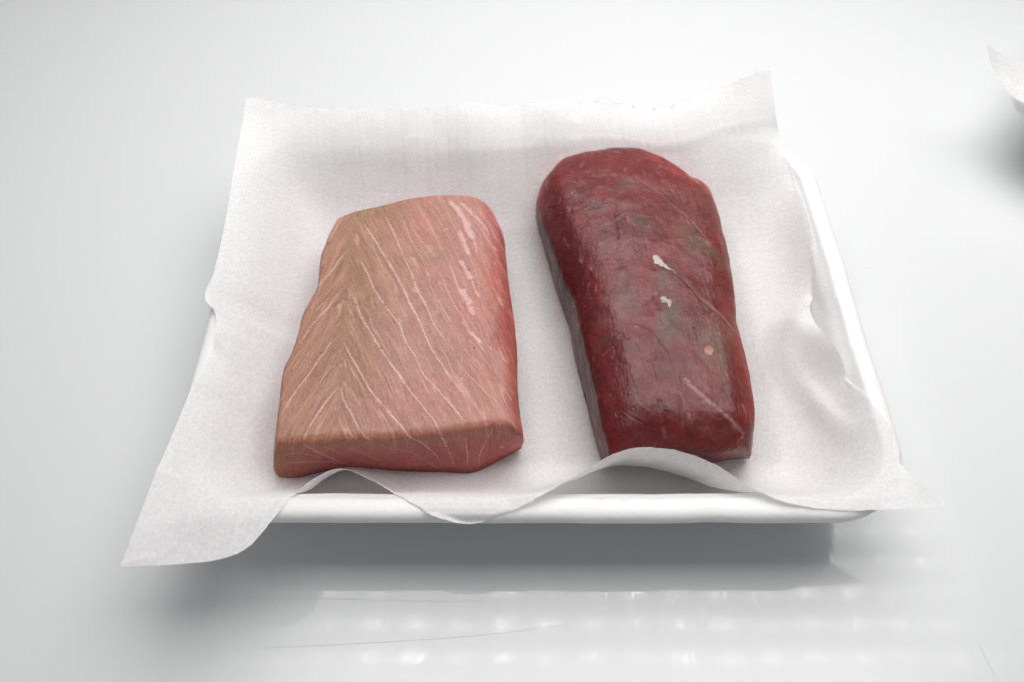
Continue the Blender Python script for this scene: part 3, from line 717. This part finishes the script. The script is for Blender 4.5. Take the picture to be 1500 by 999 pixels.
B(c4((830,90)), .0048, .016, -12, (112, 88, 76), .75); B(c4((1060,260)), .009, .014, -14, (122, 82, 68), .55); B(c3((960,600)), .008, .014, 38, (118, 88, 76), .6)
B(c4((1060,440)), .006, .012, -10, (126, 62, 56), .5); B(c3((680,520)), .008, .007, 20, (112, 84, 76), .5)
# bluish-lilac film, its frosted sheen painted into the colour
B(c3((440,410)), .0070, .0052, 10, (108, 72, 72), .72); B(c3((620,400)), .0050, .0045, -25, (138, 88, 88), .55)
B(c3((500,520)), .010, .008, 10, (124, 78, 80), .5); B(c3((590,850)), .0080, .0085, 0, (136, 86, 88), .62); B(c3((590,850)), .004, .0035, 0, (98, 68, 70), .55)
B(c4((560,60)), .010, .008, 20, (128, 80, 80), .5); B(c4((640,300)), .011, .010, 0, (122, 58, 60), .5); B(c4((800,500)), .007, .008, 20, (138, 74, 76), .4); B(c4((700,440)), .012, .004, 15, (104, 32, 34), .5); B(c4((640,560)), .004, .010, 10, (100, 30, 32), .5); B(c4((870,350)), .004, .006, 0, (106, 34, 36), .5); B(c3((420,620)), .004, .014, 5, (106, 32, 34), .5); B(c3((860,400)), .012, .006, -30, (126, 54, 52), .5)
B(c4((660,640)), .008, .008, 0, (124, 70, 72), .45); B(c4((920,640)), .0028, .0045, 10, (150, 96, 100), .5); B(c4((1010,720)), .0025, .0022, 0, (130, 84, 84), .5)
# bright cut rim along the far end
rimm = ss(de, .0075, .0015)*(kk == 0); fr = ss(y, V(900, 300, zt)[1], V(900, 250, zt)[1])
pb.mix(np.clip((rimm+sidem), 0, 1)*fr*.8, lin(158, 56, 50)); pb.mix(np.exp(-de/.0022)*(kk == 0)*fr*.6, lin(186, 84, 66))
B(c3((950,265)), .0055, .0022, -35, (206, 112, 92), .8, .5); B(c3((880,235)), .006, .003, -35, (186, 70, 60), .7); B(c3((1020,310)), .003, .005, 20, (190, 98, 78), .6)
B(c3((200,220)), .0030, .010, -38, (196, 74, 60), .7); B(c3((500,95)), .016, .0018, 3, (188, 78, 62), .6); B(c3((760,160)), .010, .0026, -28, (186, 66, 56), .7); B(c3((110,400)), .0022, .007, 5, (196, 78, 62), .7); B(c3((280,150)), .010, .0022, 38, (120, 62, 48), .5)
# right flank and near end
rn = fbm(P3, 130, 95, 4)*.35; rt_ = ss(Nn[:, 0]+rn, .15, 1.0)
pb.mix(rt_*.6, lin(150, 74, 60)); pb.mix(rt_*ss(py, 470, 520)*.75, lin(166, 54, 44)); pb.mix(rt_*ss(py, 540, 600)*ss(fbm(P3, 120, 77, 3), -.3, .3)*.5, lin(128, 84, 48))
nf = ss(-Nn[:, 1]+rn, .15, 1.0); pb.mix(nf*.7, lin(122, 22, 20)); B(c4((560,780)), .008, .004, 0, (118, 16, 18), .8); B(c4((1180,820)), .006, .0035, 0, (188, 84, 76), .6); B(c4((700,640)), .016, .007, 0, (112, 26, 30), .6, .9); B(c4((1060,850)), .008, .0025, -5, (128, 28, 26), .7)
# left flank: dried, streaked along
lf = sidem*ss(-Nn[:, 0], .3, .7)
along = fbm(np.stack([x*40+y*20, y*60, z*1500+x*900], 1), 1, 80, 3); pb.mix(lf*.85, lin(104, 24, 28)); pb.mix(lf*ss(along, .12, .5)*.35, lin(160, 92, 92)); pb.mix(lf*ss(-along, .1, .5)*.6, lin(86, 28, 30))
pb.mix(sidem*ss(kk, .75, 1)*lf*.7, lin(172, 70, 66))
# texture
kd_ = dirv((840, 300), (900, 640)); al = x*kd_[0]+y*kd_[1]; ac = -x*kd_[1]+y*kd_[0]
gr_ = fbm(np.stack([ac*900+med*.9, al*160, z*200], 1), 1, 81, 3)
tx2 = fbm(P3, 1700, 87, 2)
pb.col = pb.col*((1+.30*med+.22*fine+.18*gr_+.14*tx2)*(.68+.55*np.clip(rimm+sidem, 0, 1)*fr))[:, None]
pb.mix(ss(fine+.6*tx2, .15, .7)*(1-sidem)*.18*np.clip(1+med*2, 0, 1.6), lin(142, 84, 88))
crk = np.abs(fbm(P3, 105, 85, 4)); crk = ss(.055-crk, 0, .05)*ss(fbm(P3, 60, 86, 2), -.05, .35)*(1-sidem)
pb.mix(crk*.55, lin(92, 20, 22)); pb.disp -= crk*.00014
G1 = c3((570,210),(640,250),(710,300),(780,350),(840,400),(900,450),(960,510),(1010,570),(1060,630),(1110,690),(1135,725))
G2 = c3((820,735),(880,775),(930,820),(980,880),(1040,930),(1090,980),(1150,1060),(1180,1100)); G3 = c4((890,440),(930,475),(1000,540),(1060,590),(1120,640),(1180,700),(1222,762))
def sh(l, a, b): return [(q[0]+a, q[1]+b) for q in l]
dark = [(G1, .00026, .6), (G2, .00032, .7), (sh(G3, 2, -4)[:4], .0005, .6), (c3((550,370),(545,450),(552,530),(556,600)), .00045, .9), (c3((560,380),(600,345),(650,370)), .0003, .6),
        (c4((570,190),(620,160),(680,175),(740,210),(790,270),(830,330)), .00035, .85), (c4((700,352),(735,345),(765,322)), .00045, .85), (c4((650,250),(672,310)), .0003, .7),
        (c4((765,540),(790,620),(800,700)), .0009, .75), (c4((560,590),(620,640),(700,680),(760,700)), .0003, .5), (c4((660,560),(740,545),(780,500)), .00035, .5),
        (c3((440,720),(520,650),(600,600),(660,560)), .00025, .45), (c4((450,290),(520,240),(580,190)), .0003, .5), (c3((260,170),(230,210)), .0004, .6), (c4((870,430),(920,440)), .0006, .7), (c4((1190,480),(1180,560),(1200,680),(1215,760)), .00035, .5), (c3((340,330),(300,480),(330,620),(350,780)), .0003, .4), (c4((400,250),(420,400),(460,560),(510,700)), .0004, .5)]
f = pb.linefield(dark); pb.mix(f*.8*(.6+.6*vn(P3, 700, 88)), lin(70, 10, 14)); pb.disp -= f*.00022
light = [(sh(G1, 1.6, -1.2), .00016, .35), (sh(G2, 1.5, -1.5)[3:], .00040, .7), (G3, .00065, .85), (c4((1150,670),(1200,720),(1215,760)), .0010, .7), (c3((480,495),(530,480),(600,420)), .0004, .35), (c3((740,640),(700,560),(720,480)), .0002, .25),
         (c3((440,250),(500,235),(560,240)), .00025, .45), (c3((350,200),(380,170)), .00035, .5), (c3((430,120),(500,112),(590,128)), .0005, .35), (c3((322,320),(332,324)), .0003, .8), (c3((265,560),(300,620)), .0004, .4), (c3((1000,570),(1010,585)), .0003, .5),
         (c3((560,640),(600,590),(640,570)), .0004, .3), (c4((640,170),(662,180)), .0005, .6), (c4((420,330),(430,350)), .0004, .6), (c4((900,440),(935,460)), .0007, .8), (c4((915,620),(930,640),(915,665)), .0004, .5), (c4((790,700),(800,760)), .0005, .35), (c4((640,480),(660,560),(740,620)), .0003, .3),
         (c3((740,870),(760,850)), .0004, .4), (c4((580,190),(590,200)), .0004, .6), (c4((870,500),(900,560),(905,600)), .0003, .35), (c3((310,900),(335,930)), .0004, .8), (c4((318,60),(335,75)), .0005, .7), (c3((800,200),(812,215)), .0003, .6), (c4((560,250),(500,300),(470,330)), .0003, .25)]
f = pb.linefield(light)*(.35+1.0*vn(P3, 900, 89)); pb.mix(f*.62, lin(190, 146, 144)); pb.disp += f*.00005
B(c4((1030,295)), .0019, .0019, 0, (176, 124, 108), .9, .4, .3)
# torn flesh beside the streaks and wispy dried fibres
fib = ss(fbm(np.stack([ac*700+big*3, al*260+big*3, z*100], 1), 1, 91, 3), .32, .6)*ss(fbm(P3, 90, 92, 2), .0, .4)*(1-sidem); pb.mix(fib*.38, lin(176, 128, 130))
pb.disp += med*.00030+gr_*.00009+fine*.00005
Vt = Vt+Nn*(pb.disp*(kk < .97))[:, None]
ctr2 = np.array([V(960, 480, 0)[0], V(960, 480, 0)[1], FISH_Z])
fish2 = mesh('fish_block', Vt-ctr2, F, M_red, col=np.clip(pb.col, 0, 1), loc=tuple(ctr2))
tag(fish2, 'dark red block of raw fish with rounded end and two white fat flecks', 'fish block', 'raw fish blocks on the tissue')
# two lumps of white fat sitting in the surface
def fleck(poly, h):
    C = np.array([pb.at(*q) for q in spline(np.array(poly+[poly[0]]), 60)])[:-1]; c0 = C.mean(0); C[:, :2] += rng.normal(0, .00012, (len(C), 2)); rings = []
    for k in range(7):
        t = k/6.; r = c0+(C-c0)*(1-t*.999); r[:, 2] += -.0003+(h+.0003)*math.sin(t*math.pi/2)**.7; rings.append(r)
    A = np.concatenate(rings); A = A+np.stack([0*A[:, 0], 0*A[:, 0], fbm(A, 700, 99, 2)*.0002], 1); n = len(C); Fc = [(k*n+i, k*n+(i+1) % n, (k+1)*n+(i+1) % n, (k+1)*n+i) for k in range(6) for i in range(n)]
    o = mesh('fat_fleck', A-ctr2, Fc, M_fat, fish2); return o
fleck(c3((735,632),(722,655),(724,695),(770,712),(800,730),(850,752),(885,765),(850,738),(815,712),(790,690),(765,655)), .0002)
fleck(c3((768,885),(782,868),(800,870),(812,885),(834,888),(838,925),(822,935),(808,915),(785,905)), .0004)
